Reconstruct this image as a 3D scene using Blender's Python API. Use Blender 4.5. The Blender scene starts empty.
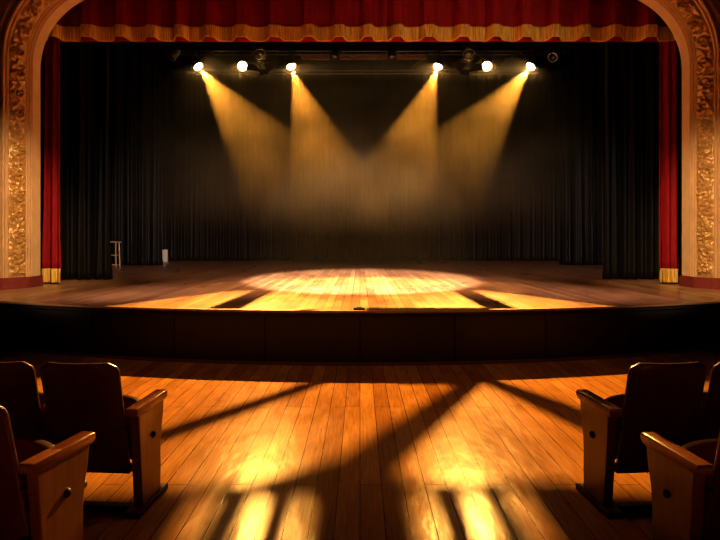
import bpy, bmesh, math, random
from mathutils import Vector, Matrix, noise

S = bpy.context.scene
COL = S.collection
R = math.radians
random.seed(4)

# ------------------------------------------------------------------ camera, world, lights, exposure
EYE = 1.464                       # eye height above the auditorium floor
STAGE = 0.632                     # stage height
TRUSS_Y = 13.5                    # distance of the lighting truss
LAMP_Z = 5.33                     # height of the lit lamps
AMBER = (1.0, 0.45, 0.07)
WARM = (1.0, 0.62, 0.28)

cam_d = bpy.data.cameras.new('camera')
cam = bpy.data.objects.new('camera', cam_d); COL.objects.link(cam)
cam.location = (0, 0, EYE); cam.rotation_euler = (R(90), 0, 0)
cam_d.sensor_width = 36; cam_d.lens = 30; cam_d.shift_y = -32 / 720
cam_d.clip_start = 0.05; cam_d.clip_end = 200
S.camera = cam

w = bpy.data.worlds.new('world'); S.world = w; w.use_nodes = True
w.node_tree.nodes['Background'].inputs[0].default_value = (1.0, 0.6, 0.35, 1)
w.node_tree.nodes['Background'].inputs[1].default_value = 0.0016

S.view_settings.view_transform = 'Standard'; S.view_settings.look = 'None'
S.view_settings.gamma = 1; S.view_settings.exposure = 0
S.view_settings.use_curve_mapping = False
S.cycles.use_denoising = True
S.cycles.denoising_input_passes = 'RGB_ALBEDO_NORMAL'
S.cycles.volume_step_rate = 0.35
S.cycles.volume_max_steps = 256

BEAM_W = 4600                    # the four beams on the stage
FLOOR_W = 15500                   # the two lamps with added blades, on the auditorium floor
LENS_E = 40                      # glow of the lamp lenses


def spot(name, loc, target, watts, half_angle, color=AMBER, radius=0.02, blend=0.25):
    d = bpy.data.lights.new(name, 'SPOT'); o = bpy.data.objects.new(name, d); COL.objects.link(o)
    d.energy = watts; d.color = color; d.spot_size = 2 * half_angle; d.spot_blend = blend
    d.shadow_soft_size = radius
    o.location = loc
    o.rotation_euler = (Vector(target) - Vector(loc)).to_track_quat('-Z', 'Y').to_euler()
    return o


# unseen lamps out in the auditorium, without fixtures
spot('house_spot_left', (1.0, 0.5, 6.8), (-5.75, 9.9, 1.3), 7400, R(9.5), WARM, 0.15, 0.9)
spot('house_spot_right', (-1.0, 0.5, 6.8), (5.75, 9.9, 1.3), 7400, R(9.5), WARM, 0.15, 0.9)
spot('house_spot_valance', (8.0, 2.5, 3.0), (1.9, 10.8, 5.0), 1150, R(12.5), WARM, 0.12, 1.0)
spot('house_fill', (0, 3.5, 9), (0, 6.3, 0), 420, R(27), (1.0, 0.42, 0.18), 0.4, 1.0)  # added overhead fill, lifts the dark floor below the stage front
spot('stage_pool_fill', (0.05, 4.2, 6.9), (0.05, 11.5, STAGE), 30000, R(14.2), (1.0, 0.76, 0.54), 0.06, 0.35)  # added unseen lamp, makes the pool on the stage wider and paler
for sg in (-1, 1):
    spot('stage_side_fill', (sg * 7.5, 4.0, 3.2), (-sg * 0.8, 13.2, STAGE), 8000, R(17), (1.0, 0.6, 0.42), 0.1, 1.0)  # added unseen fill pair, brightens the stage boards around the pool
spot('wing_spot_left', (4, -4, 3.4), (-6.7, 17.5, 1.9), 3300, R(6), (1.0, 0.85, 0.75), 0.1, 1.0)
spot('wing_spot_right', (-4, -4, 3.4), (6.7, 17.5, 1.9), 3300, R(6), (1.0, 0.85, 0.75), 0.1, 1.0)

# ------------------------------------------------------------------ helpers


def tag(o, label=None, cat=None, group=None, kind=None):
    if label: o['label'] = label
    if cat: o['category'] = cat
    if group: o['group'] = group
    if kind: o['kind'] = kind
    return o


def empty(name, loc=(0, 0, 0), rz=0):
    o = bpy.data.objects.new(name, None); COL.objects.link(o)
    o.location = loc; o.rotation_euler = (0, 0, rz); o.empty_display_size = 0.1
    return o


def obj(name, bm, mat, parent=None, smooth=False):
    me = bpy.data.meshes.new(name)
    bm.normal_update(); bm.to_mesh(me); bm.free()
    me.materials.append(mat)
    if smooth:
        for p in me.polygons: p.use_smooth = True
        try: me.set_sharp_from_angle(angle=R(40))
        except Exception: pass
    o = bpy.data.objects.new(name, me); COL.objects.link(o)
    if parent: o.parent = parent
    return o


def box(bm, x0, x1, y0, y1, z0, z1, bevel=0.0, M=None):
    t = bmesh.new()
    bmesh.ops.create_cube(t, size=1)
    bmesh.ops.scale(t, vec=(x1 - x0, y1 - y0, z1 - z0), verts=t.verts)
    bmesh.ops.translate(t, vec=((x0 + x1) / 2, (y0 + y1) / 2, (z0 + z1) / 2), verts=t.verts)
    if bevel: bmesh.ops.bevel(t, geom=list(t.edges), offset=bevel, segments=2, affect='EDGES', profile=0.5)
    merge(bm, t, M)


def merge(bm, t, M=None):
    if M is not None: bmesh.ops.transform(t, matrix=M, verts=t.verts)
    me = bpy.data.meshes.new('tmp'); t.to_mesh(me); t.free()
    bm.from_mesh(me); bpy.data.meshes.remove(me)


def tube(bm, a, b, r, seg=10, r2=None):
    a = Vector(a); b = Vector(b); d = b - a
    t = bmesh.new()
    bmesh.ops.create_cone(t, cap_ends=True, segments=seg, radius1=r, radius2=r if r2 is None else r2, depth=d.length)
    q = d.to_track_quat('Z', 'Y').to_matrix().to_4x4()
    merge(bm, t, Matrix.Translation((a + b) / 2) @ q)


def lathe(bm, prof, seg=24, M=None):
    """prof: (radius, z) pairs, spun about z"""
    t = bmesh.new(); rings = []
    for r, z in prof:
        rings.append([t.verts.new((r * math.cos(2 * math.pi * k / seg), r * math.sin(2 * math.pi * k / seg), z)) for k in range(seg)])
    for a, b in zip(rings, rings[1:]):
        for k in range(seg):
            t.faces.new((a[k], a[(k + 1) % seg], b[(k + 1) % seg], b[k]))
    t.faces.new(rings[0][::-1]); t.faces.new(rings[-1])
    merge(bm, t, M)


def extrude_poly(bm, pts, axis, d0, d1, bevel=0.0, M=None):
    """pts: 2D polygon; axis 'x' -> (y,z) polygon extruded along x, 'z' -> (x,y), 'y' -> (x,z)"""
    t = bmesh.new()
    def P(p, d):
        return (d, p[0], p[1]) if axis == 'x' else ((p[0], p[1], d) if axis == 'z' else (p[0], d, p[1]))
    a = [t.verts.new(P(p, d0)) for p in pts]; b = [t.verts.new(P(p, d1)) for p in pts]
    n = len(pts)
    t.faces.new(a); t.faces.new(b[::-1])
    for i in range(n):
        t.faces.new((a[i], b[i], b[(i + 1) % n], a[(i + 1) % n]))
    bmesh.ops.recalc_face_normals(t, faces=t.faces)
    if bevel: bmesh.ops.bevel(t, geom=list(t.edges), offset=bevel, segments=2, affect='EDGES', profile=0.5)
    merge(bm, t, M)


def grid(bm, P, close=False):
    """P[i][j] points -> quads"""
    V = [[bm.verts.new(p) for p in row] for row in P]
    for i in range(len(V) - 1):
        for j in range(len(V[0]) - 1):
            bm.faces.new((V[i][j], V[i + 1][j], V[i + 1][j + 1], V[i][j + 1]))


def copy_tree(o, parent=None):
    c = o.copy(); COL.objects.link(c)
    if parent: c.parent = parent
    for ch in list(o.children):
        copy_tree(ch, c)
    return c


# ------------------------------------------------------------------ materials
class Mat:
    def __init__(s, name):
        s.m = bpy.data.materials.new(name); s.m.use_nodes = True
        s.t = s.m.node_tree; s.b = s.t.nodes['Principled BSDF']
    def n(s, kind, **kw):
        k = s.t.nodes.new(kind)
        for a, v in kw.items(): setattr(k, a, v)
        return k
    def l(s, a, b): s.t.links.new(a, b)
    def set(s, **kw):
        for k, v in kw.items(): s.b.inputs[k.replace('_', ' ')].default_value = v
        return s
    def coord(s, scale=(1, 1, 1), rot=(0, 0, 0)):
        c = s.n('ShaderNodeTexCoord'); m = s.n('ShaderNodeMapping')
        m.inputs['Scale'].default_value = scale; m.inputs['Rotation'].default_value = rot
        s.l(c.outputs['Object'], m.inputs['Vector']); return m.outputs['Vector']
    def noise(s, vec, scale, detail=4, rough=0.6):
        k = s.n('ShaderNodeTexNoise'); k.inputs['Scale'].default_value = scale
        k.inputs['Detail'].default_value = detail; k.inputs['Roughness'].default_value = rough
        s.l(vec, k.inputs['Vector']); return k.outputs['Fac']
    def ramp(s, fac, stops):
        k = s.n('ShaderNodeValToRGB'); e = k.color_ramp.elements
        while len(e) < len(stops): e.new(0.5)
        for q, (p, c) in zip(e, stops):
            q.position = p; q.color = (*c, 1) if len(c) == 3 else c
        s.l(fac, k.inputs['Fac']); return k.outputs['Color']
    def mapr(s, v, a, b, c, d):
        k = s.n('ShaderNodeMapRange')
        for i, x in enumerate((a, b, c, d)): k.inputs[1 + i].default_value = x
        s.l(v, k.inputs[0]); return k.outputs[0]
    def mix(s, fac, a, b, mode='MIX'):
        k = s.n('ShaderNodeMix', data_type='RGBA', blend_type=mode)
        if isinstance(fac, (int, float)): k.inputs[0].default_value = fac
        else: s.l(fac, k.inputs[0])
        for i, x in ((6, a), (7, b)):
            if isinstance(x, tuple): k.inputs[i].default_value = (*x, 1)
            else: s.l(x, k.inputs[i])
        return k.outputs[2]
    def bump(s, h, strength, dist=0.01, prev=None):
        k = s.n('ShaderNodeBump'); k.inputs['Strength'].default_value = strength; k.inputs['Distance'].default_value = dist
        s.l(h, k.inputs['Height'])
        if prev is not None: s.l(prev, k.inputs['Normal'])
        s.l(k.outputs[0], s.b.inputs['Normal']); return k.outputs[0]


def plain(name, c, rough=0.5, metal=0.0, vary=0.15, scale=12, spec=0.5):
    M = Mat(name); M.set(Roughness=rough, Metallic=metal, Specular_IOR_Level=spec)
    v = M.coord(); f = M.noise(v, scale)
    a = tuple(x * (1 - vary) for x in c); b = tuple(min(1, x * (1 + vary)) for x in c)
    M.l(M.ramp(f, [(0.3, a), (0.7, b)]), M.b.inputs['Base Color'])
    return M.m


def planks(name, pw, pl, c1, c2, gap, r0, r1, wear, spec=0.4, cupping=0.35):
    M = Mat(name)
    v = M.coord(rot=(0, 0, R(90)))
    br = M.n('ShaderNodeTexBrick'); br.offset = 0.37; br.offset_frequency = 3; br.squash = 1.0
    M.l(v, br.inputs['Vector'])
    br.inputs['Scale'].default_value = 1; br.inputs['Brick Width'].default_value = pl; br.inputs['Row Height'].default_value = pw
    br.inputs['Mortar Size'].default_value = gap; br.inputs['Mortar Smooth'].default_value = 0.2
    br.inputs['Bias'].default_value = 0
    br.inputs['Color1'].default_value = (*c1, 1); br.inputs['Color2'].default_value = (*c2, 1)
    br.inputs['Mortar'].default_value = (0.012, 0.006, 0.003, 1)
    g = M.coord(scale=(22, 1.1, 1)); grain = M.noise(g, 3.0, 8, 0.65)
    big = M.noise(M.coord(scale=(1.6, 0.5, 1)), 1.7, 5, 0.6)
    spots = M.noise(M.coord(scale=(1.5, 0.8, 1)), 4.0, 6, 0.7)
    c = M.mix(1.0, br.outputs['Color'], M.ramp(grain, [(0.25, (0.55, 0.48, 0.42)), (0.7, (1.15, 1.12, 1.08))]), 'MULTIPLY')
    c = M.mix(1.0, c, M.ramp(big, [(0.3, (0.72, 0.66, 0.6)), (0.65, (1.12, 1.1, 1.05))]), 'MULTIPLY')
    c = M.mix(wear, c, M.ramp(spots, [(0.3, (0.25, 0.2, 0.15)), (0.42, (1, 1, 1))]), 'MULTIPLY')
    M.l(c, M.b.inputs['Base Color'])
    M.l(M.mapr(big, 0.3, 0.7, r0, r1), M.b.inputs['Roughness'])
    bm1 = M.bump(br.outputs['Fac'], 0.5, -0.004)
    cup = M.noise(M.coord(scale=(5.5, 2.2, 1)), 1.3, 3, 0.5)
    bm2 = M.bump(cup, cupping, 0.012, bm1)
    M.bump(grain, 0.12, 0.003, bm2)
    M.set(Specular_IOR_Level=spec)
    return M.m


def velvet(name, c, sheen, sc, rough=0.75, spec=0.2):
    M = Mat(name); M.set(Roughness=rough, Sheen_Weight=sheen, Sheen_Roughness=0.35, Specular_IOR_Level=spec)
    M.b.inputs['Sheen Tint'].default_value = (*sc, 1)
    f = M.noise(M.coord(scale=(3, 3, 0.6)), 6, 5)
    M.l(M.ramp(f, [(0.3, tuple(x * 0.75 for x in c)), (0.7, tuple(x * 1.2 for x in c))]), M.b.inputs['Base Color'])
    M.bump(M.noise(M.coord(), 220, 2), 0.15, 0.002)
    return M.m


def fringe_mat(name):
    M = Mat(name); M.set(Roughness=0.5, Metallic=0.0)
    f = M.noise(M.coord(scale=(60, 60, 1.2)), 1.6, 3, 0.6)
    M.l(M.ramp(f, [(0.36, (0.25, 0.12, 0.02)), (0.5, (0.7, 0.42, 0.07)), (0.66, (0.88, 0.58, 0.13))]), M.b.inputs['Base Color'])
    M.bump(f, 0.6, 0.01)
    return M.m


def lacquer(name, c1, c2, rough, coat=0.3, spec=0.5):
    M = Mat(name); M.set(Roughness=rough, Coat_Weight=coat, Coat_Roughness=0.2, Specular_IOR_Level=spec)
    v = M.coord(scale=(14, 14, 1.5)); f = M.noise(v, 2.5, 7, 0.65)
    M.l(M.ramp(f, [(0.3, c1), (0.7, c2)]), M.b.inputs['Base Color'])
    M.bump(f, 0.08, 0.003)
    return M.m


M_FLOOR = planks('auditorium_boards', 0.128, 2.6, (0.50, 0.235, 0.055), (0.32, 0.13, 0.03), 0.0024, 0.17, 0.27, 0.4, 0.055)
M_STAGE = planks('stage_boards', 0.11, 3.4, (0.54, 0.31, 0.17), (0.33, 0.155, 0.085), 0.004, 0.26, 0.38, 0.0, 0.4, 0.06)
M_FASCIA = plain('black_stage_paint', (0.010, 0.009, 0.008), 0.5, vary=0.35, scale=3)
M_TRIM = lacquer('dark_edge_wood', (0.10, 0.04, 0.015), (0.2, 0.085, 0.03), 0.35)
M_NOSE = lacquer('worn_edge_wood', (0.32, 0.17, 0.07), (0.5, 0.28, 0.12), 0.4)
M_CREAM = plain('cream_plaster', (0.66, 0.45, 0.24), 0.6, vary=0.1, scale=5)
M_CREAM2 = plain('ochre_plaster', (0.50, 0.29, 0.13), 0.6, vary=0.14, scale=5)
M_MAROON = plain('maroon_plinth', (0.16, 0.02, 0.02), 0.45, vary=0.2)
M_BLACK = plain('matt_black_wall', (0.006, 0.006, 0.006), 0.9, spec=0.1)
M_RED = velvet('red_velvet', (0.24, 0.002, 0.006), 0.10, (1.0, 0.1, 0.1))
M_BLKV = velvet('black_velvet', (0.0035, 0.003, 0.0035), 0.02, (0.5, 0.45, 0.5), 0.55, 0.14)
M_FRINGE = fringe_mat('gold_fringe')
M_CHAIR = lacquer('dark_mahogany', (0.04, 0.008, 0.004), (0.08, 0.016, 0.009), 0.34, 0.05, 0.25)
M_ARM = lacquer('red_brown_armrest', (0.14, 0.036, 0.012), (0.22, 0.062, 0.022), 0.25)
M_PANEL = lacquer('brown_side_panel', (0.085, 0.026, 0.008), (0.17, 0.056, 0.018), 0.36)
M_SEAT = plain('oxblood_seat', (0.05, 0.010, 0.008), 0.6, spec=0.15)
M_FOOT = plain('dark_foot_wood', (0.022, 0.008, 0.004), 0.45, spec=0.2)
M_IRON = plain('black_iron', (0.018, 0.017, 0.018), 0.4, 0.7)
M_TRUSS = plain('dark_truss_metal', (0.05, 0.048, 0.05), 0.4, 0.8)
M_CAN = plain('black_lamp_housing', (0.02, 0.02, 0.022), 0.4, 0.5)
M_STEEL = plain('grey_lamp_metal', (0.32, 0.33, 0.37), 0.35, 0.8)
M_WHITE = plain('white_enamel', (0.75, 0.72, 0.68), 0.5, vary=0.05)
M_STOOL = plain('pale_wood', (0.42, 0.27, 0.14), 0.5)
M_DARKGLASS = plain('dark_glass', (0.02, 0.02, 0.025), 0.08)

# gilded ornament, unevenly aged gilding
G = Mat('gilded_plaster'); G.set(Metallic=0.35, Roughness=0.42)
gf = G.noise(G.coord(), 30, 5)
G.l(G.ramp(gf, [(0.3, (0.36, 0.18, 0.05)), (0.7, (0.66, 0.40, 0.14))]), G.b.inputs['Base Color'])
G.bump(gf, 0.25, 0.006)
M_GILD = G.m

L = Mat('lamp_lens'); L.set(Base_Color=(1, 0.9, 0.7, 1), Emission_Color=(1.0, 0.6, 0.22, 1), Emission_Strength=LENS_E)
M_LENS = L.m

# ------------------------------------------------------------------ the setting
def struct(o, kind='structure'):
    o['kind'] = kind; return o

bm = bmesh.new(); box(bm, -9, 9, -7, 10.6, -0.12, 0); struct(obj('floor', bm, M_FLOOR))

# stage platform with a bowed front edge
RAD = 11.2; CY = 6.87 + RAD
def arc(r, x): return CY - math.sqrt(r * r - x * x)
xs = [-8.6 + 17.2 * i / 120 for i in range(121)]
pts = [(x, arc(RAD - 0.035, x)) for x in xs] + [(8.6, 22.6), (-8.6, 22.6)]
stage = empty('stage', (0, 0, 0)); struct(stage)
bm = bmesh.new(); extrude_poly(bm, [(x, y) for x, y in pts], 'z', STAGE - 0.03, STAGE); obj('stage_floor', bm, M_STAGE, stage)
def band(r0, r1, z0, z1, mat, name):
    b = bmesh.new()
    ring = [[(x, arc(r, x), z) for x in xs] for r, z in ((r0, z0), (r1, z0), (r1, z1), (r0, z1), (r0, z0))]
    grid(b, ring); bmesh.ops.remove_doubles(b, verts=b.verts, dist=1e-5)
    bmesh.ops.recalc_face_normals(b, faces=b.faces)
    return obj(name, b, mat, stage)
band(RAD + 0.015, RAD - 0.06, STAGE - 0.022, STAGE + 0.001, M_NOSE, 'edge_nosing')
band(RAD - 0.02, RAD - 0.3, 0.0, STAGE - 0.03, M_FASCIA, 'front_fascia')
band(RAD - 0.008, RAD - 0.03, STAGE - 0.075, STAGE - 0.06, M_IRON, 'trim_strip')
band(RAD + 0.004, RAD - 0.03, 0.0, 0.035, M_TRIM, 'base_board')
for x in (-4.4, -3.3, -2.2, -1.1, 0.0, 1.1, 2.2, 3.3, 4.4):
    b = bmesh.new(); a = math.asin(x / RAD)
    box(b, -0.006, 0.006, -0.004, 0.01, 0.036, STAGE - 0.08, M=Matrix.Translation((x, arc(RAD - 0.02, x), 0)) @ Matrix.Rotation(a, 4, 'Z'))
    obj('panel_joint', b, M_BLACK, stage)

# black stage house
bm = bmesh.new(); box(bm, -8.8, 8.8, 22.4, 22.6, STAGE, 7.6); struct(obj('wall_back', bm, M_BLACK))
bm = bmesh.new(); box(bm, -8.8, -8.6, 10.5, 22.4, STAGE, 7.6); struct(obj('wall_left', bm, M_BLACK))
bm = bmesh.new(); box(bm, 8.6, 8.8, 10.5, 22.4, STAGE, 7.6); struct(obj('wall_right', bm, M_BLACK))
bm = bmesh.new(); box(bm, -8.8, 8.8, 10.5, 22.6, 7.6, 7.8); struct(obj('ceiling', bm, M_BLACK))

# proscenium: profiles swept up the sides, round the corners and across the top
HALF = 5.57; AR = 1.35; AZ = 4.376
def arch_path(w, step=0.05):
    """points of the opening outline offset outwards by w, bottom left -> top -> bottom right, with running length"""
    P = []; s = 0
    n = int((AZ - STAGE) / step)
    for i in range(n): P.append((-(HALF + w), STAGE + (AZ - STAGE) * i / n, s + (AZ - STAGE) * i / n))
    s += AZ - STAGE
    n = max(12, int(AR * 1.571 / step))
    for i in range(n):
        t = math.pi / 2 * i / n; r = AR + w
        P.append((-(HALF - AR) - r * math.cos(t), AZ + r * math.sin(t), s + AR * t))
    s += AR * math.pi / 2; wd = 2 * (HALF - AR); n = int(wd / step)
    for i in range(n): P.append((-(HALF - AR) + wd * i / n, AZ + AR + w, s + wd * i / n))
    s += wd; n = max(12, int(AR * 1.571 / step))
    for i in range(n):
        t = math.pi / 2 * (1 - i / n); r = AR + w
        P.append(((HALF - AR) + r * math.cos(t), AZ + r * math.sin(t), s + AR * (math.pi / 2 - t)))
    s += AR * math.pi / 2; n = int((AZ - STAGE) / step)
    for i in range(n + 1): P.append((HALF + w, AZ - (AZ - STAGE) * i / n, s + (AZ - STAGE) * i / n))
    return P
CX = 0.02
def sweep(prof, name, mat, parent, step=0.08, disp=None):
    b = bmesh.new(); rows = []
    for k, (wv, y) in enumerate(prof):
        row = []
        D = [disp(s, k / (len(prof) - 1)) if disp else 0 for _x, _z, s in arch_path(wv, step)]
        N = arch_path(wv - 1, step) if disp else arch_path(wv, step)
        for (x, z, s), (nx_, nz2, _s), d in zip(arch_path(wv, step), N, D):
            x += 0.87 * d * (nx_ - x); z += 0.87 * d * (nz2 - z)
            row.append((x + CX, y - 0.49 * d, z))
        rows.append(row)
    grid(b, rows); bmesh.ops.recalc_face_normals(b, faces=b.faces)
    return obj(name, b, mat, parent, True)

pros = empty('wall_front', (0, 0, 0)); struct(pros)
def bead(w0, y0, w1, y1, h, n=7):
    out = []
    L_ = math.hypot(w1 - w0, y1 - y0); nx, ny = (y1 - y0) / L_, -(w1 - w0) / L_
    for i in range(n + 1):
        t = i / n; q = math.sin(math.pi * t) * h
        out.append((w0 + (w1 - w0) * t + nx * q, y0 + (y1 - y0) * t + ny * q))
    return out
sweep([(0.06, 10.48), (0.0, 10.42), (0.0, 10.16)], 'cream_reveal', M_CREAM, pros)
sweep(bead(0.0, 10.16, 0.0, 10.12, 0.02) + bead(0.0, 10.11, 0.012, 10.05, 0.028) + bead(0.012, 10.04, 0.02, 10.0, 0.018), 'bead_moulding', M_CREAM2, pros)

SLEN = 2 * (AZ - STAGE) + math.pi * AR + 2 * (HALF - AR)
def acanthus(s, t):
    """height of the carved foliage: scrolls alternating to either side of a stem"""
    per = 0.34; c = math.floor(s / per); u = (s / per - c) - 0.5
    side = 1 if int(c) % 2 else -1
    v = (t - 0.5) * 0.8
    x = u; y = v - side * 0.10
    r = math.hypot(x, y) + 1e-4; a = math.atan2(y, x) * side
    sc = 0.5 + 0.5 * math.cos(2.0 * a - 26 * r)
    leaf = 0.5 + 0.5 * math.cos(5 * a + 9 * r)
    env = max(0, 1 - (r / 0.62) ** 2)
    stem = math.exp(-((v - 0.14 * math.sin(2 * math.pi * s / (2 * per))) / 0.07) ** 2)
    nz = noise.fractal(Vector((s * 9, t * 2.6, 3.1)), 0.8, 2.0, 4)
    edge = min(1, t / 0.1, (1 - t) / 0.1)
    return max(0, edge) * min(1, max(0, (min(s, SLEN - s) - 0.21) / 0.06)) * (0.004 + 0.075 * env * (0.55 * sc + 0.45 * leaf) + 0.03 * stem + 0.025 * nz)
gp = [(0.02 + 0.14 * i / 26, 10.0 - 0.25 * i / 26) for i in range(27)]
sweep(gp, 'gilded_ornament', M_GILD, pros, 0.016, acanthus)
sweep(bead(0.16, 9.75, 0.185, 9.70, 0.022) + bead(0.185, 9.695, 0.215, 9.65, 0.018), 'outer_moulding', M_CREAM2, pros)
sweep([(0.215, 9.66), (0.235, 9.70), (0.30, 9.70)] + bead(0.30, 9.69, 0.36, 9.66, 0.02) + [(0.40, 9.66), (3.3, 9.66)], 'wall_plaster', M_CREAM2, pros, 0.12)
# maroon plinths at the feet of the frame
for sgn in (-1, 1):
    b = bmesh.new()
    prof = [(-0.034, 10.44), (-0.034, 10.03), (-0.02, 9.98), (0.125, 9.70), (0.18, 9.615), (3.2, 9.615), (3.2, 10.44)]
    extrude_poly(b, [(CX + sgn * (HALF + a), y) for a, y in prof], 'z', STAGE + 0.001, STAGE + 0.185)
    obj('plinth', b, M_MAROON, pros)
# back face of the proscenium wall, so that the frame has its depth
sweep([(0.06, 10.48), (3.3, 10.48)], 'rear_face', M_BLACK, pros, 0.2)

# ------------------------------------------------------------------ curtains
def curtain(name, x0, x1, y, z0, z1, fold, mat, parent=None, nu=None, nz=40, thick=0.012, flare=None, xof=None):
    """cloth hanging from z1 to z0; fold(u_metres, t) gives the depth offset, t = 0 top .. 1 bottom"""
    W = x1 - x0; nu = nu or max(24, int(abs(W) / 0.025)); b = bmesh.new(); rows = []
    for j in range(nz + 1):
        t = j / nz; row = []
        for i in range(nu + 1):
            u = i / nu
            x = x0 + W * u + (xof(u, t) if xof else 0)
            zz = z0(x) if callable(z0) else z0
            row.append((x, y + fold(x, t), z1 + (zz - z1) * t))
        rows.append(row)
    grid(b, rows)
    o = obj(name, b, mat, parent, True)
    m = o.modifiers.new('cloth_thickness', 'SOLIDIFY'); m.thickness = thick; m.offset = 0
    return o

def wavy(seed, amp, per, irr=0.6):
    def f(x, t):
        p = x / per * 2 * math.pi
        wob = irr * 2.2 * noise.noise(Vector((x * 0.9 / per * 0.5, seed, t * 0.6)))
        a = amp * (0.65 + 0.5 * t) * (0.75 + 0.5 * noise.noise(Vector((x * 0.5, seed + 5, 0))))
        return a * math.sin(p + wob * 2) + 0.35 * amp * math.sin(2.3 * p + seed + 1.5 * wob) * (0.5 + t)
    return f

# red valance
VY = 10.85
def pleat(x):
    return PL(x)
def PL(x):
    """0 in the recess .. 1 on the box pleat"""
    p = 0.56; u = (x + 0.13 + 0.05 * math.sin(x * 1.9)) / p; u -= math.floor(u)
    k = 0.40
    d = abs(u - 0.5) / (k / 2)
    return 1 / (1 + d ** 6)
def vfold(x, t): return -0.14 * pleat(x) * (0.55 + 0.45 * t) + 0.03 * math.sin(x * 21 + 2.5 * math.sin(x * 2.3)) * (0.6 + 0.4 * math.sin(x * 3.1)) * (1 - 0.3 * t)
VB = EYE + 195.5 / 600 * VY
val = empty('red_valance', (0, VY, VB))
tag(val, 'red velvet valance with gold fringe hanging under the proscenium arch', 'valance')
def vcloth(name, y, z0, z1, fold, mat, nz, thick=0.012):
    o = curtain(name, -5.75, 5.75, y - VY, (lambda x: z0(x) - VB) if callable(z0) else z0 - VB, z1 - VB, fold, mat, val, 1100, nz, thick)
    return o
FT = VB + 0.255
vcloth('drape', VY, lambda x: FT - 0.02 + 0.02 * pleat(x), 7.59, lambda x, t: vfold(x, 1), M_RED, 30)
vcloth('gold_fringe', VY, lambda x: VB + 0.015 + 0.035 * pleat(x), FT + 0.02, lambda x, t: vfold(x, 1) * (1 + 0.1 * t) - 0.02 + 0.004 * noise.noise(Vector((x * 60, t, 0))), M_FRINGE, 12)
vcloth('lining', VY + 0.07, lambda x: VB + 0.03 - 0.006 * math.sin(x * 11.2), FT + 0.6, lambda x, t: 0.35 * vfold(x, 1), M_RED, 6)

# red side curtains
def leg(name, x0, x1, y, seed, label, cat, mat, amp, per, fringe=False, taper=0.0, ztop=7.59):
    e = empty(name, ((x0 + x1) / 2, y, STAGE)); tag(e, label, cat)
    xm = (x0 + x1) / 2; f0 = wavy(seed, amp, per)
    fold = lambda x, t: f0(x + xm, t)
    hw = (x1 - x0) / 2
    def xof(u, t):
        return -taper * (u - 0.5) * 2 * (1 - t) ** 1.0 * hw + (0.03 * (u - 0.5) * 2 * max(0, t - 0.85) / 0.15)
    bot = 0.26 if fringe else 0.012
    hem = lambda x: bot + (0.006 * math.sin(14 * (x + xm)) if not fringe else 0.0)
    curtain('drape', -hw, hw, 0, hem, ztop - STAGE, fold, mat, e, int(2 * hw / 0.012), 46, 0.014, xof=xof)
    if fringe:
        curtain('gold_fringe', -hw - 0.02, hw + 0.02, -0.012, 0.03, 0.28, lambda x, t: fold(x, 1) * (1 + 0.15 * t) + 0.006 * noise.noise(Vector((x * 50, 0, 0))), M_FRINGE, e, int(2 * hw / 0.006), 8, 0.02)
    return e
leg('side_curtain', -5.72, -5.40, 10.85, 1.3, 'red velvet curtain with fringed hem beside the left proscenium pillar', 'curtain', M_RED, 0.085, 0.36, True, 0.22)
leg('side_curtain', 5.42, 5.78, 10.85, 7.9, 'red velvet curtain with fringed hem beside the right proscenium pillar', 'curtain', M_RED, 0.085, 0.36, True, 0.22)

# black masking legs
BL = 'wing_curtain'
leg(BL, -6.35, -4.99, 11.95, 2.1, 'black velvet wing curtain on the left, nearest the red one', 'curtain', M_BLKV, 0.10, 0.42)
leg(BL, 4.92, 6.45, 12.05, 5.2, 'black velvet wing curtain on the right, nearest the red one', 'curtain', M_BLKV, 0.10, 0.42)
leg(BL, -7.9, -6.02, 18.1, 3.7, 'black wing curtain hanging behind the pale wooden stool', 'curtain', M_BLKV, 0.10, 0.36)
leg(BL, 6.12, 8.0, 18.4, 9.1, 'black wing curtain deep on the right side of the stage', 'curtain', M_BLKV, 0.10, 0.36)
leg('backdrop_curtain', -8.3, 8.3, 21.95, 4.4, 'wide black backdrop curtain closing the rear of the stage', 'curtain', M_BLKV, 0.07, 0.42)

# ------------------------------------------------------------------ lighting truss
truss = empty('lighting_truss', (0.1, TRUSS_Y + 0.25, 5.27))
tag(truss, 'dark metal lighting truss spanning above the stage behind the valance', 'truss')
TX = 4.5
for dy in (-0.13, 0.13):
    b = bmesh.new(); tube(b, (-TX, dy, 0.44), (TX, dy, 0.44), 0.024); obj('top_chord', b, M_TRUSS, truss, True)
    b = bmesh.new(); tube(b, (-TX, dy, 0.0), (TX, dy, 0.0), 0.022); obj('bottom_chord', b, M_TRUSS, truss, True)
n = 18
for i in range(n):
    x0 = -TX + 2 * TX * i / n; x1 = -TX + 2 * TX * (i + 1) / n
    b = bmesh.new(); tube(b, (x0, -0.13, 0.0 if i % 2 else 0.44), (x1, -0.13, 0.44 if i % 2 else 0.0), 0.012, 6); obj('brace', b, M_TRUSS, truss, True)
for i in range(n + 1):
    x0 = -TX + 2 * TX * i / n
    b = bmesh.new(); tube(b, (x0, -0.13, 0.44), (x0, 0.13, 0.44), 0.011, 6); obj('cross_rung', b, M_TRUSS, truss, True)
for x0 in (-3.5, 0, 3.5):
    b = bmesh.new(); tube(b, (x0, -0.15, 0.44), (x0, 0.15, 0.44), 0.012, 8); obj('cross_rung', b, M_TRUSS, truss, True)
    b = bmesh.new(); tube(b, (x0, 0, 0.44), (x0, 0, 2.335), 0.01, 6); obj('hanging_cable', b, M_IRON, truss, True)
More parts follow.
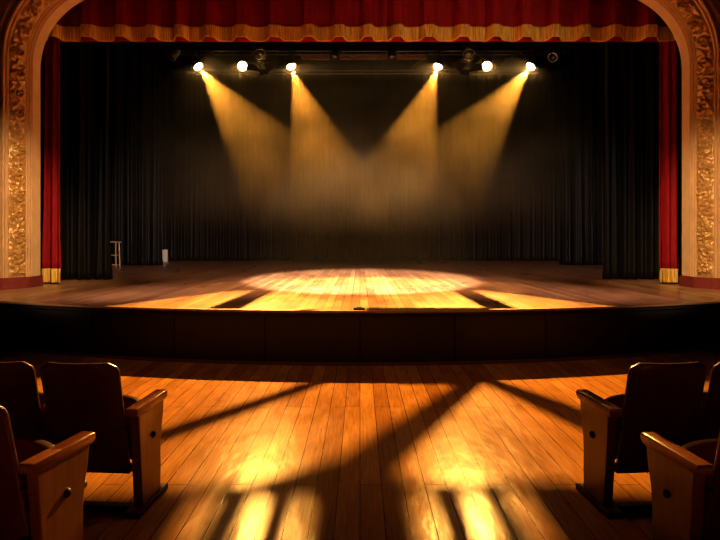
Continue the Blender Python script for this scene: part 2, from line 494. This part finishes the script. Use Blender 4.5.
# pale scenery batten seen through the truss
bt = empty('wooden_batten', (0.1, 15.2, 6.07)); tag(bt, 'brown wooden batten hanging behind the truss', 'batten')
b = bmesh.new(); box(b, -1.6, 1.6, -0.03, 0.03, -0.09, 0.07, 0.01); obj('board', b, M_TRIM, bt)
for x0 in (-1.5, 1.5):
    b = bmesh.new(); tube(b, (x0, 0, 0.06), (x0, 0, 1.53), 0.008, 6); obj('hanging_cable', b, M_IRON, bt)


def fixture(name, loc, target, lens_mat, label, group, size=1.0, body=M_CAN, hang=5.71):
    """a stage lantern: housing with fins and lens pointing at target, yoke and clamp up to the truss"""
    e = empty(name, loc); tag(e, label, 'spotlight', group)
    d = (Vector(target) - Vector(loc)).normalized()
    q = d.to_track_quat('Z', 'Y').to_matrix().to_4x4(); s = size
    b = bmesh.new()
    lathe(b, [(0.03 * s, -0.30 * s), (0.075 * s, -0.28 * s), (0.085 * s, -0.18 * s), (0.10 * s, -0.17 * s), (0.105 * s, -0.06 * s), (0.125 * s, -0.05 * s), (0.13 * s, 0.03 * s), (0.118 * s, 0.03 * s), (0.112 * s, -0.01 * s)], 24, q)
    h = obj('housing', b, body, e, True)
    b = bmesh.new()
    lathe(b, [(0.111 * s, -0.005 * s), (0.108 * s, 0.012 * s), (0.09 * s, 0.034 * s), (0.055 * s, 0.052 * s), (0.015 * s, 0.06 * s)], 24, q)
    obj('lens', b, lens_mat, e, True)
    # yoke: a U of flat bar from the housing's sides up to the clamp
    b = bmesh.new(); side = Vector((d.y, -d.x, 0)); side = side.normalized() if side.length > 1e-3 else Vector((1, 0, 0))
    piv = d * (-0.11 * s); top = Vector((piv.x, piv.y, min(hang - loc[2] - 0.05, 0.22 * s)))
    for k in (-1, 1):
        tube(b, piv + side * k * 0.135 * s, top + side * k * 0.135 * s, 0.012 * s, 8)
    tube(b, top - side * 0.135 * s, top + side * 0.135 * s, 0.012 * s, 8)
    obj('yoke', b, body, e, True)
    b = bmesh.new(); tube(b, top, (top.x, top.y, hang - loc[2] + 0.03), 0.018, 8)
    cy = TRUSS_Y + 0.12 - loc[1]; cz = 5.71 - loc[2]      # the front top chord of the truss
    tube(b, (top.x, top.y, hang - loc[2]), (top.x, cy, cz), 0.018, 8)
    box(b, top.x - 0.03, top.x + 0.03, cy - 0.034, cy + 0.034, cz - 0.034, cz + 0.034, 0.006)
    obj('clamp', b, M_CAN, e)
    return e, d


AIM = (0.05, 11.2, STAGE)
lit = 'lit spotlights on the truss'
names = ['far left lit spotlight at the outer end of the lit row', 'second lit spotlight from the left, with almost no beam', 'third lit spotlight from the left, beam falling on the stage',
         'third lit spotlight from the right, beam falling on the stage', 'second lit spotlight from the right, with almost no beam', 'far right lit spotlight at the outer end of the lit row']
LX = [(p - 360) / 600 * TRUSS_Y for p in (198, 242.5, 291, 438, 487, 531)]
for i, x in enumerate(LX):
    beam = i in (0, 2, 3, 5)
    loc = (x, TRUSS_Y, LAMP_Z)
    tgt = (AIM[0], AIM[1], AIM[2]) if beam else (x * 0.5, 4.0, 0.0)
    e, d = fixture('stage_spotlight', loc, tgt, M_LENS, names[i], lit, 0.92)
    if beam:
        o = spot('spotlight_beam', Vector(loc) + d * 0.14, tgt, BEAM_W, R(16.5), AMBER, 0.03, 0.22)

# unlit lanterns on the truss
un = 'unlit lanterns on the truss'
for x, t, bd, lab in ((-4.25, (-5.6, 12.3, 3.6), M_STEEL, 'unlit grey spotlight outside the far left lit one, tilted outwards'),
                      (4.35, (3.2, 12.3, 4.4), M_STEEL, 'unlit grey spotlight outside the far right lit one, tilted inwards'),
                      (-0.57, (-0.57, 13.1, 4.4), M_CAN, 'unlit black spotlight left of the centre of the truss'),
                      (0.72, (0.72, 13.1, 4.4), M_CAN, 'unlit black spotlight right of the centre of the truss')):
    fixture('stage_spotlight', (x, TRUSS_Y + 0.02, 5.54), t, M_DARKGLASS, lab, un, 0.85, bd)

# profile lamps before the truss: blades added to shape dark bands and light patches
def plate(bm, Lp, poly, dist):
    V = [Vector(p) - Lp for p in poly]
    a = [bm.verts.new(v.normalized() * dist) for v in V]; b = [bm.verts.new(v.normalized() * (dist + 0.004)) for v in V]
    bm.faces.new(a[::-1]); bm.faces.new(b)
    for i in range(len(a)): bm.faces.new((a[i], a[(i + 1) % len(a)], b[(i + 1) % len(a)], b[i]))
F = lambda *p: [(x, y, 0.0) for x, y in p]
G_ = lambda *p: [(x, y, STAGE) for x, y in p]
cuts = {
    -1: [F((1.2, 6.5), (-.19, 3.93), (0, 1.0), (7, 2), (7, 6.5)),
         F((-.12, 4.0), (-.67, 3.60), (-1.2, 3.50), (-1.2, 3.38), (.1, 3.38)),
         F((-.93, 3.5), (-3.2, 3.3), (-3.2, 1.9), (-.93, 1.9)),
         F((-.60, 3.5), (-.80, 3.5), (-.80, 1.9), (-.60, 1.9)),
         F((-.34, 3.5), (-.53, 3.5), (-.53, 1.9), (-.34, 1.9)),
         F((.3, 3.9), (-.27, 3.9), (-.27, 1.9), (.3, 1.9)),
         F((.5, 2.85), (-1.2, 2.85), (-1.2, 1.9), (.5, 1.9)),
         F((-.45, 6.235), (-.21, 6.235), (-1.77, 3.7), (-2.11, 3.7)),
         G_((-1.69, 9.6), (-1.36, 9.6), (-1.40, 7.02), (-1.80, 7.05)),
         G_((.06, 12), (.06, 6.8), (6, 6.8), (6, 12)),
         G_((-1.3, 10.9), (-3.3, 6.9), (-7, 7.2), (-7, 12)),
         G_((-1.95, 9.6), (.3, 9.9), (.3, 12.4), (-2.2, 12.4))],
    1: [F((1.4, 6.4), (.22, 3.79), (-7, 2), (-7, 6.4)),
        F((.25, 3.9), (.1, 2.5), (-7, 2), (-7, 4)),
        F((1.19, 6.3), (1.38, 6.3), (2.5, 3.85), (1.95, 3.6)),
        F((.3, 3.6), (1.3, 3.62), (1.3, 3.46), (.3, 3.46)),
        F((.29, 3.7), (.1, 3.7), (.1, 1.9), (.29, 1.9)),
        F((.60, 3.5), (.39, 3.5), (.39, 1.9), (.60, 1.9)),
        F((.84, 3.5), (.68, 3.5), (.68, 1.9), (.84, 1.9)),
        F((3.2, 3.4), (.95, 3.5), (.95, 1.9), (3.2, 1.9)),
        F((1.2, 2.85), (-.5, 2.85), (-.5, 1.9), (1.2, 1.9)),
        G_((1.46, 9.6), (1.77, 9.6), (1.85, 7.05), (1.475, 7.02)),
        G_((.04, 12), (.04, 6.8), (-6, 6.8), (-6, 12)),
        G_((1.3, 10.9), (3.3, 6.9), (7, 7.2), (7, 12)),
        G_((1.95, 9.6), (-.3, 9.9), (-.3, 12.4), (2.2, 12.4))]}
for sgn, x in ((-1, -2.15), (1, 2.35)):
    loc = Vector((x, TRUSS_Y - 0.55, 5.38)); tgt = Vector((x * 0.25, 5.2, 0))
    e, d = fixture('profile_spotlight', loc - (tgt - loc).normalized() * 0.14, tgt, M_DARKGLASS,
                   'black spotlight with added light-shaping blades on an arm between the second and third lit lamps from the %s' % ('left' if sgn < 0 else 'right'), 'truss lamps with added light-shaping blades', hang=5.72)
    for k, poly in enumerate(cuts[sgn]):
        b = bmesh.new(); plate(b, Vector((0, 0, 0)), [Vector(p) - loc for p in poly], 0.36 + 0.006 * k)
        bmesh.ops.translate(b, vec=d * 0.14, verts=b.verts)
        obj('shadow_blade', b, M_BLACK, e)
    spot('floor_beam', loc, tgt, FLOOR_W, R(24.5), AMBER, 0.003, 1.0)

# haze hanging over the upstage half, below the line of the floor lamps
hz = bmesh.new()
extrude_poly(hz, [(13.4, 5.62), (13.38, 5.36), (8.93, 0.68), (8.93, STAGE + 0.01), (20.6, STAGE + 0.01), (20.6, 5.62)], 'x', -4.6, 4.7)
H = bpy.data.materials.new('stage_haze'); H.use_nodes = True
ht = H.node_tree; ht.nodes.clear()
ho = ht.nodes.new('ShaderNodeOutputMaterial'); hv = ht.nodes.new('ShaderNodeVolumeScatter')
hv.inputs['Color'].default_value = (1, 0.71, 0.36, 1); hv.inputs['Anisotropy'].default_value = 0.0
tc = ht.nodes.new('ShaderNodeTexCoord'); sx = ht.nodes.new('ShaderNodeSeparateXYZ'); nz_ = ht.nodes.new('ShaderNodeTexNoise')
nz_.inputs['Scale'].default_value = 1.1; nz_.inputs['Detail'].default_value = 4; nz_.inputs['Roughness'].default_value = 0.6
ht.links.new(tc.outputs['Object'], sx.inputs[0]); ht.links.new(tc.outputs['Object'], nz_.inputs['Vector'])
def mr(src, a, b_, c, d_):
    k = ht.nodes.new('ShaderNodeMapRange'); k.clamp = True; k.interpolation_type = 'SMOOTHSTEP'
    for i, v in enumerate((a, b_, c, d_)): k.inputs[1 + i].default_value = v
    ht.links.new(src, k.inputs[0]); return k.outputs[0]
m1 = mr(sx.outputs['Z'], 1.4, 5.5, 0.0008, 0.075); m2 = mr(nz_.outputs['Fac'], 0.3, 0.7, 0.45, 1.5)
mm = ht.nodes.new('ShaderNodeMath'); mm.operation = 'MULTIPLY'
# density raised around the lamps to put a glowing halo on the lenses
q_ = ht.nodes.new('ShaderNodeVectorMath'); q_.operation = 'DISTANCE'
cb = ht.nodes.new('ShaderNodeCombineXYZ'); cb.inputs[0].default_value = 0
ht.links.new(sx.outputs['Y'], cb.inputs[1]); ht.links.new(sx.outputs['Z'], cb.inputs[2])
ht.links.new(cb.outputs[0], q_.inputs[0]); q_.inputs[1].default_value = (0, TRUSS_Y - 0.05, LAMP_Z)
m3 = mr(q_.outputs['Value'], 0.08, 0.4, 1.1, 0.0)
ad = ht.nodes.new('ShaderNodeMath'); ad.operation = 'ADD'
ht.links.new(m1, ad.inputs[0]); ht.links.new(m3, ad.inputs[1]); m1 = ad.outputs[0]
ht.links.new(m1, mm.inputs[0]); ht.links.new(m2, mm.inputs[1]); ht.links.new(mm.outputs[0], hv.inputs['Density'])
ht.links.new(hv.outputs[0], ho.inputs['Volume'])
bmesh.ops.recalc_face_normals(hz, faces=hz.faces)
haze = obj('stage_haze', hz, H)
tag(haze, 'thin warm haze drifting over the stage in the spotlight beams', 'haze', kind='stuff')

# ------------------------------------------------------------------ theatre seats
A = 0.255        # end armrest offset
def make_chair(aisle, end_chair):
    """aisle = +1 when the aisle side is +x; the last seat of the row gets the wide end standard"""
    e = empty('theatre_seat')
    # backrest: bowed plywood panel, leaning towards the audience
    b = bmesh.new(); NU, NV = 28, 26; zb, zt = 0.225, 0.825
    rows = []
    for side in (0, 1):
        rr = []
        for j in range(NV + 1):
            t = j / NV; row = []
            hw0 = 0.212 - 0.006 * (1 - t)
            z = zb + (zt - zb) * t
            # rounded upper corners
            dz = zt - z; rc = 0.055
            cut = 0 if dz >= rc else rc - math.sqrt(max(0, rc * rc - (rc - dz) ** 2))
            dz2 = z - zb; rc2 = 0.03
            cut2 = 0 if dz2 >= rc2 else rc2 - math.sqrt(max(0, rc2 * rc2 - (rc2 - dz2) ** 2))
            hw = hw0 - cut - cut2
            for i in range(NU + 1):
                u = -1 + 2 * i / NU
                x = hw * u
                y = -0.115 - 0.15 * t - 0.035 * (1 - u * u) + side * 0.022
                zz = z - 0.012 * u * u * max(0, t - 0.6) / 0.4 * 0
                row.append((x, y, zz))
            rr.append(row)
        rows.append(rr)
    grid(b, rows[0]); grid(b, [r[::-1] for r in rows[1]])
    # rim
    loop = lambda g: [g[0][i] for i in range(NU + 1)] + [g[j][NU] for j in range(1, NV + 1)] + [g[NV][i] for i in range(NU - 1, -1, -1)] + [g[j][0] for j in range(NV - 1, 0, -1)]
    l0 = loop(rows[0]); l1 = loop(rows[1]); l0.append(l0[0]); l1.append(l1[0]); grid(b, [l0, l1])
    bmesh.ops.remove_doubles(b, verts=b.verts, dist=1e-5); bmesh.ops.recalc_face_normals(b, faces=b.faces)
    o = obj('backrest', b, M_CHAIR, e, True)
    m = o.modifiers.new('soft_edge', 'BEVEL'); m.width = 0.008; m.segments = 3; m.limit_method = 'ANGLE'; m.angle_limit = R(50)
    # tipped-up seat
    b = bmesh.new(); prof = []
    for i in range(21):
        u = -1 + i / 10; prof.append((0.195 * u, 0.59 - 0.03 * abs(u) ** 3))
    prof = [(-0.195, 0.24)] + prof + [(0.195, 0.24)]
    extrude_poly(b, prof, 'y', -0.03, 0.025, 0.012, M=Matrix.Translation((0, -0.02, 0)) @ Matrix.Rotation(R(-6), 4, 'X'))
    obj('seat', b, M_SEAT, e, True)
    b = bmesh.new(); box(b, -0.21, 0.21, -0.125, -0.06, 0.205, 0.245, 0.006); obj('hinge_bar', b, M_IRON, e)
    b = bmesh.new(); box(b, -0.20 - (0.05 if end_chair and aisle < 0 else 0), 0.20 + (0.05 if end_chair and aisle > 0 else 0), -0.13, -0.075, 0.0, 0.035, 0.005); obj('floor_rail', b, M_FOOT, e)
    def standard(x, wide, s):
        th = 0.052 if wide else 0.034
        b = bmesh.new()
        pan = [(-0.115, 0.03), (0.115, 0.03), (0.122, 0.14), (0.118, 0.24), (0.126, 0.34), (0.15, 0.44), (0.165, 0.535), (-0.165, 0.535), (-0.158, 0.44), (-0.14, 0.25)]
        extrude_poly(b, pan, 'x', x - th / 2, x + th / 2, 0.005); p = obj('side_panel', b, M_PANEL if wide else M_CHAIR, e)
        b = bmesh.new(); ya = -0.2 if wide else -0.16
        ap = [(ya, 0.53), (0.175, 0.53), (0.2, 0.545), (0.203, 0.566), (0.19, 0.58), (ya, 0.575)]
        aw = 0.07 if wide else 0.045
        extrude_poly(b, ap, 'x', x - aw / 2, x + aw / 2, 0.009); obj('armrest', b, M_ARM, e, True)
        b = bmesh.new(); box(b, x - 0.042, x + 0.042, -0.2, 0.19, 0, 0.034, 0.007); obj('foot', b, M_FOOT, e)
        if wide:
            b = bmesh.new(); Mx = Matrix.Translation((x + s * th / 2, 0.01, 0.375)) @ Matrix.Rotation(R(90) * s, 4, 'Y')
            lathe(b, [(0.019, 0.0), (0.02, 0.006), (0.013, 0.014), (0.004, 0.017)], 16, Mx); obj('bolt_cap', b, M_IRON, p, True)
            b = bmesh.new(); lathe(b, [(0.014, 0.0), (0.014, 0.012), (0.006, 0.018)], 12, Matrix.Translation((x, 0.118, 0.27)) @ Matrix.Rotation(R(-90), 4, 'X')); obj('bumper', b, M_IRON, p, True)
        # bracket to the backrest
        b = bmesh.new(); tube(b, (x, -0.13, 0.45), (x - s * (0.06 if wide else 0.02), -0.165, 0.46), 0.013, 8); obj('bracket', b, M_IRON, e)
    if end_chair:
        standard(aisle * A, True, aisle)
    else:
        standard(aisle * 0.222, False, aisle)
        standard(-aisle * 0.222, False, -aisle)
    return e

ends = {1: make_chair(1, True), -1: make_chair(-1, True)}
mids = {1: make_chair(1, False), -1: make_chair(-1, False)}
used = set()
def place(kind, aisle, arm_xy, yaw, offset, label, group):
    src = (ends if kind == 'end' else mids)[aisle]
    c = src if (kind, aisle) not in used else copy_tree(src)
    used.add((kind, aisle))
    rz = R(yaw)
    lx = -aisle * (A + 0.455 * offset)
    c.location = (arm_xy[0] + lx * math.cos(rz), arm_xy[1] + lx * math.sin(rz), 0); c.rotation_euler = (0, 0, rz)
    tag(c, label, 'theatre seat', group)
    return c
gl = 'wooden seats left of the aisle'; gr = 'wooden seats right of the aisle'
place('end', 1, (-1.175, 3.32), -4, 0, 'wooden theatre seat at the aisle, full back and side panel in view, left block', gl)
place('mid', 1, (-1.175, 3.32), -4, 1, 'wooden theatre seat cut by the left edge, beside the aisle seat of the farther row', gl)
place('end', 1, (-1.28, 2.56), -11, 0, 'nearest wooden theatre seat in the bottom left corner, large armrest in front', gl)
place('end', -1, (1.315, 3.32), 5, 0, 'wooden theatre seat at the aisle, full back and side panel in view, right block', gr)
place('mid', -1, (1.315, 3.32), 5, 1, 'wooden theatre seat cut by the right edge, beside the aisle seat of the farther row', gr)
place('end', -1, (1.335, 2.55), 6, 0, 'nearest wooden theatre seat in the bottom right corner, large armrest in front', gr)

# ------------------------------------------------------------------ small things on the stage
st = empty('bar_stool', (-7.09, 17.2, STAGE)); tag(st, 'pale wooden stool standing by the wing curtains on the left', 'stool')
b = bmesh.new(); box(b, -0.19, 0.19, -0.17, 0.17, 0.70, 0.735, 0.01); obj('seat', b, M_STOOL, st)
for sx_ in (-1, 1):
    for sy in (-1, 1):
        b = bmesh.new(); tube(b, (sx_ * 0.15, sy * 0.14, 0.0), (sx_ * 0.135, sy * 0.12, 0.705), 0.018, 8); obj('leg', b, M_STOOL, st)
for zz in (0.06, 0.34):
    for sy in (-1, 1):
        b = bmesh.new(); tube(b, (-0.15, sy * 0.135, zz), (0.15, sy * 0.135, zz), 0.013, 8); obj('rung', b, M_STOOL, st)
cn = empty('white_canister', (-6.9, 21.2, STAGE)); tag(cn, 'small white canister on the stage floor beside the left rear wing curtain', 'canister')
b = bmesh.new(); box(b, -0.095, 0.095, -0.08, 0.08, 0.0, 0.42, 0.02); obj('body', b, M_WHITE, cn)
b = bmesh.new(); lathe(b, [(0.03, 0.41), (0.03, 0.43), (0.036, 0.43), (0.036, 0.46)], 12); obj('cap', b, M_IRON, cn)

fb = empty('edge_socket', (-0.01, 6.975, STAGE)); tag(fb, 'small black socket box at the middle of the stage edge', 'socket box')
b = bmesh.new(); box(b, -0.065, 0.065, -0.05, 0.05, 0.0, 0.024, 0.006); obj('body', b, M_IRON, fb)
b = bmesh.new(); box(b, -0.03, 0.03, -0.03, 0.03, 0.023, 0.03, 0.002); obj('lid', b, M_CAN, fb)
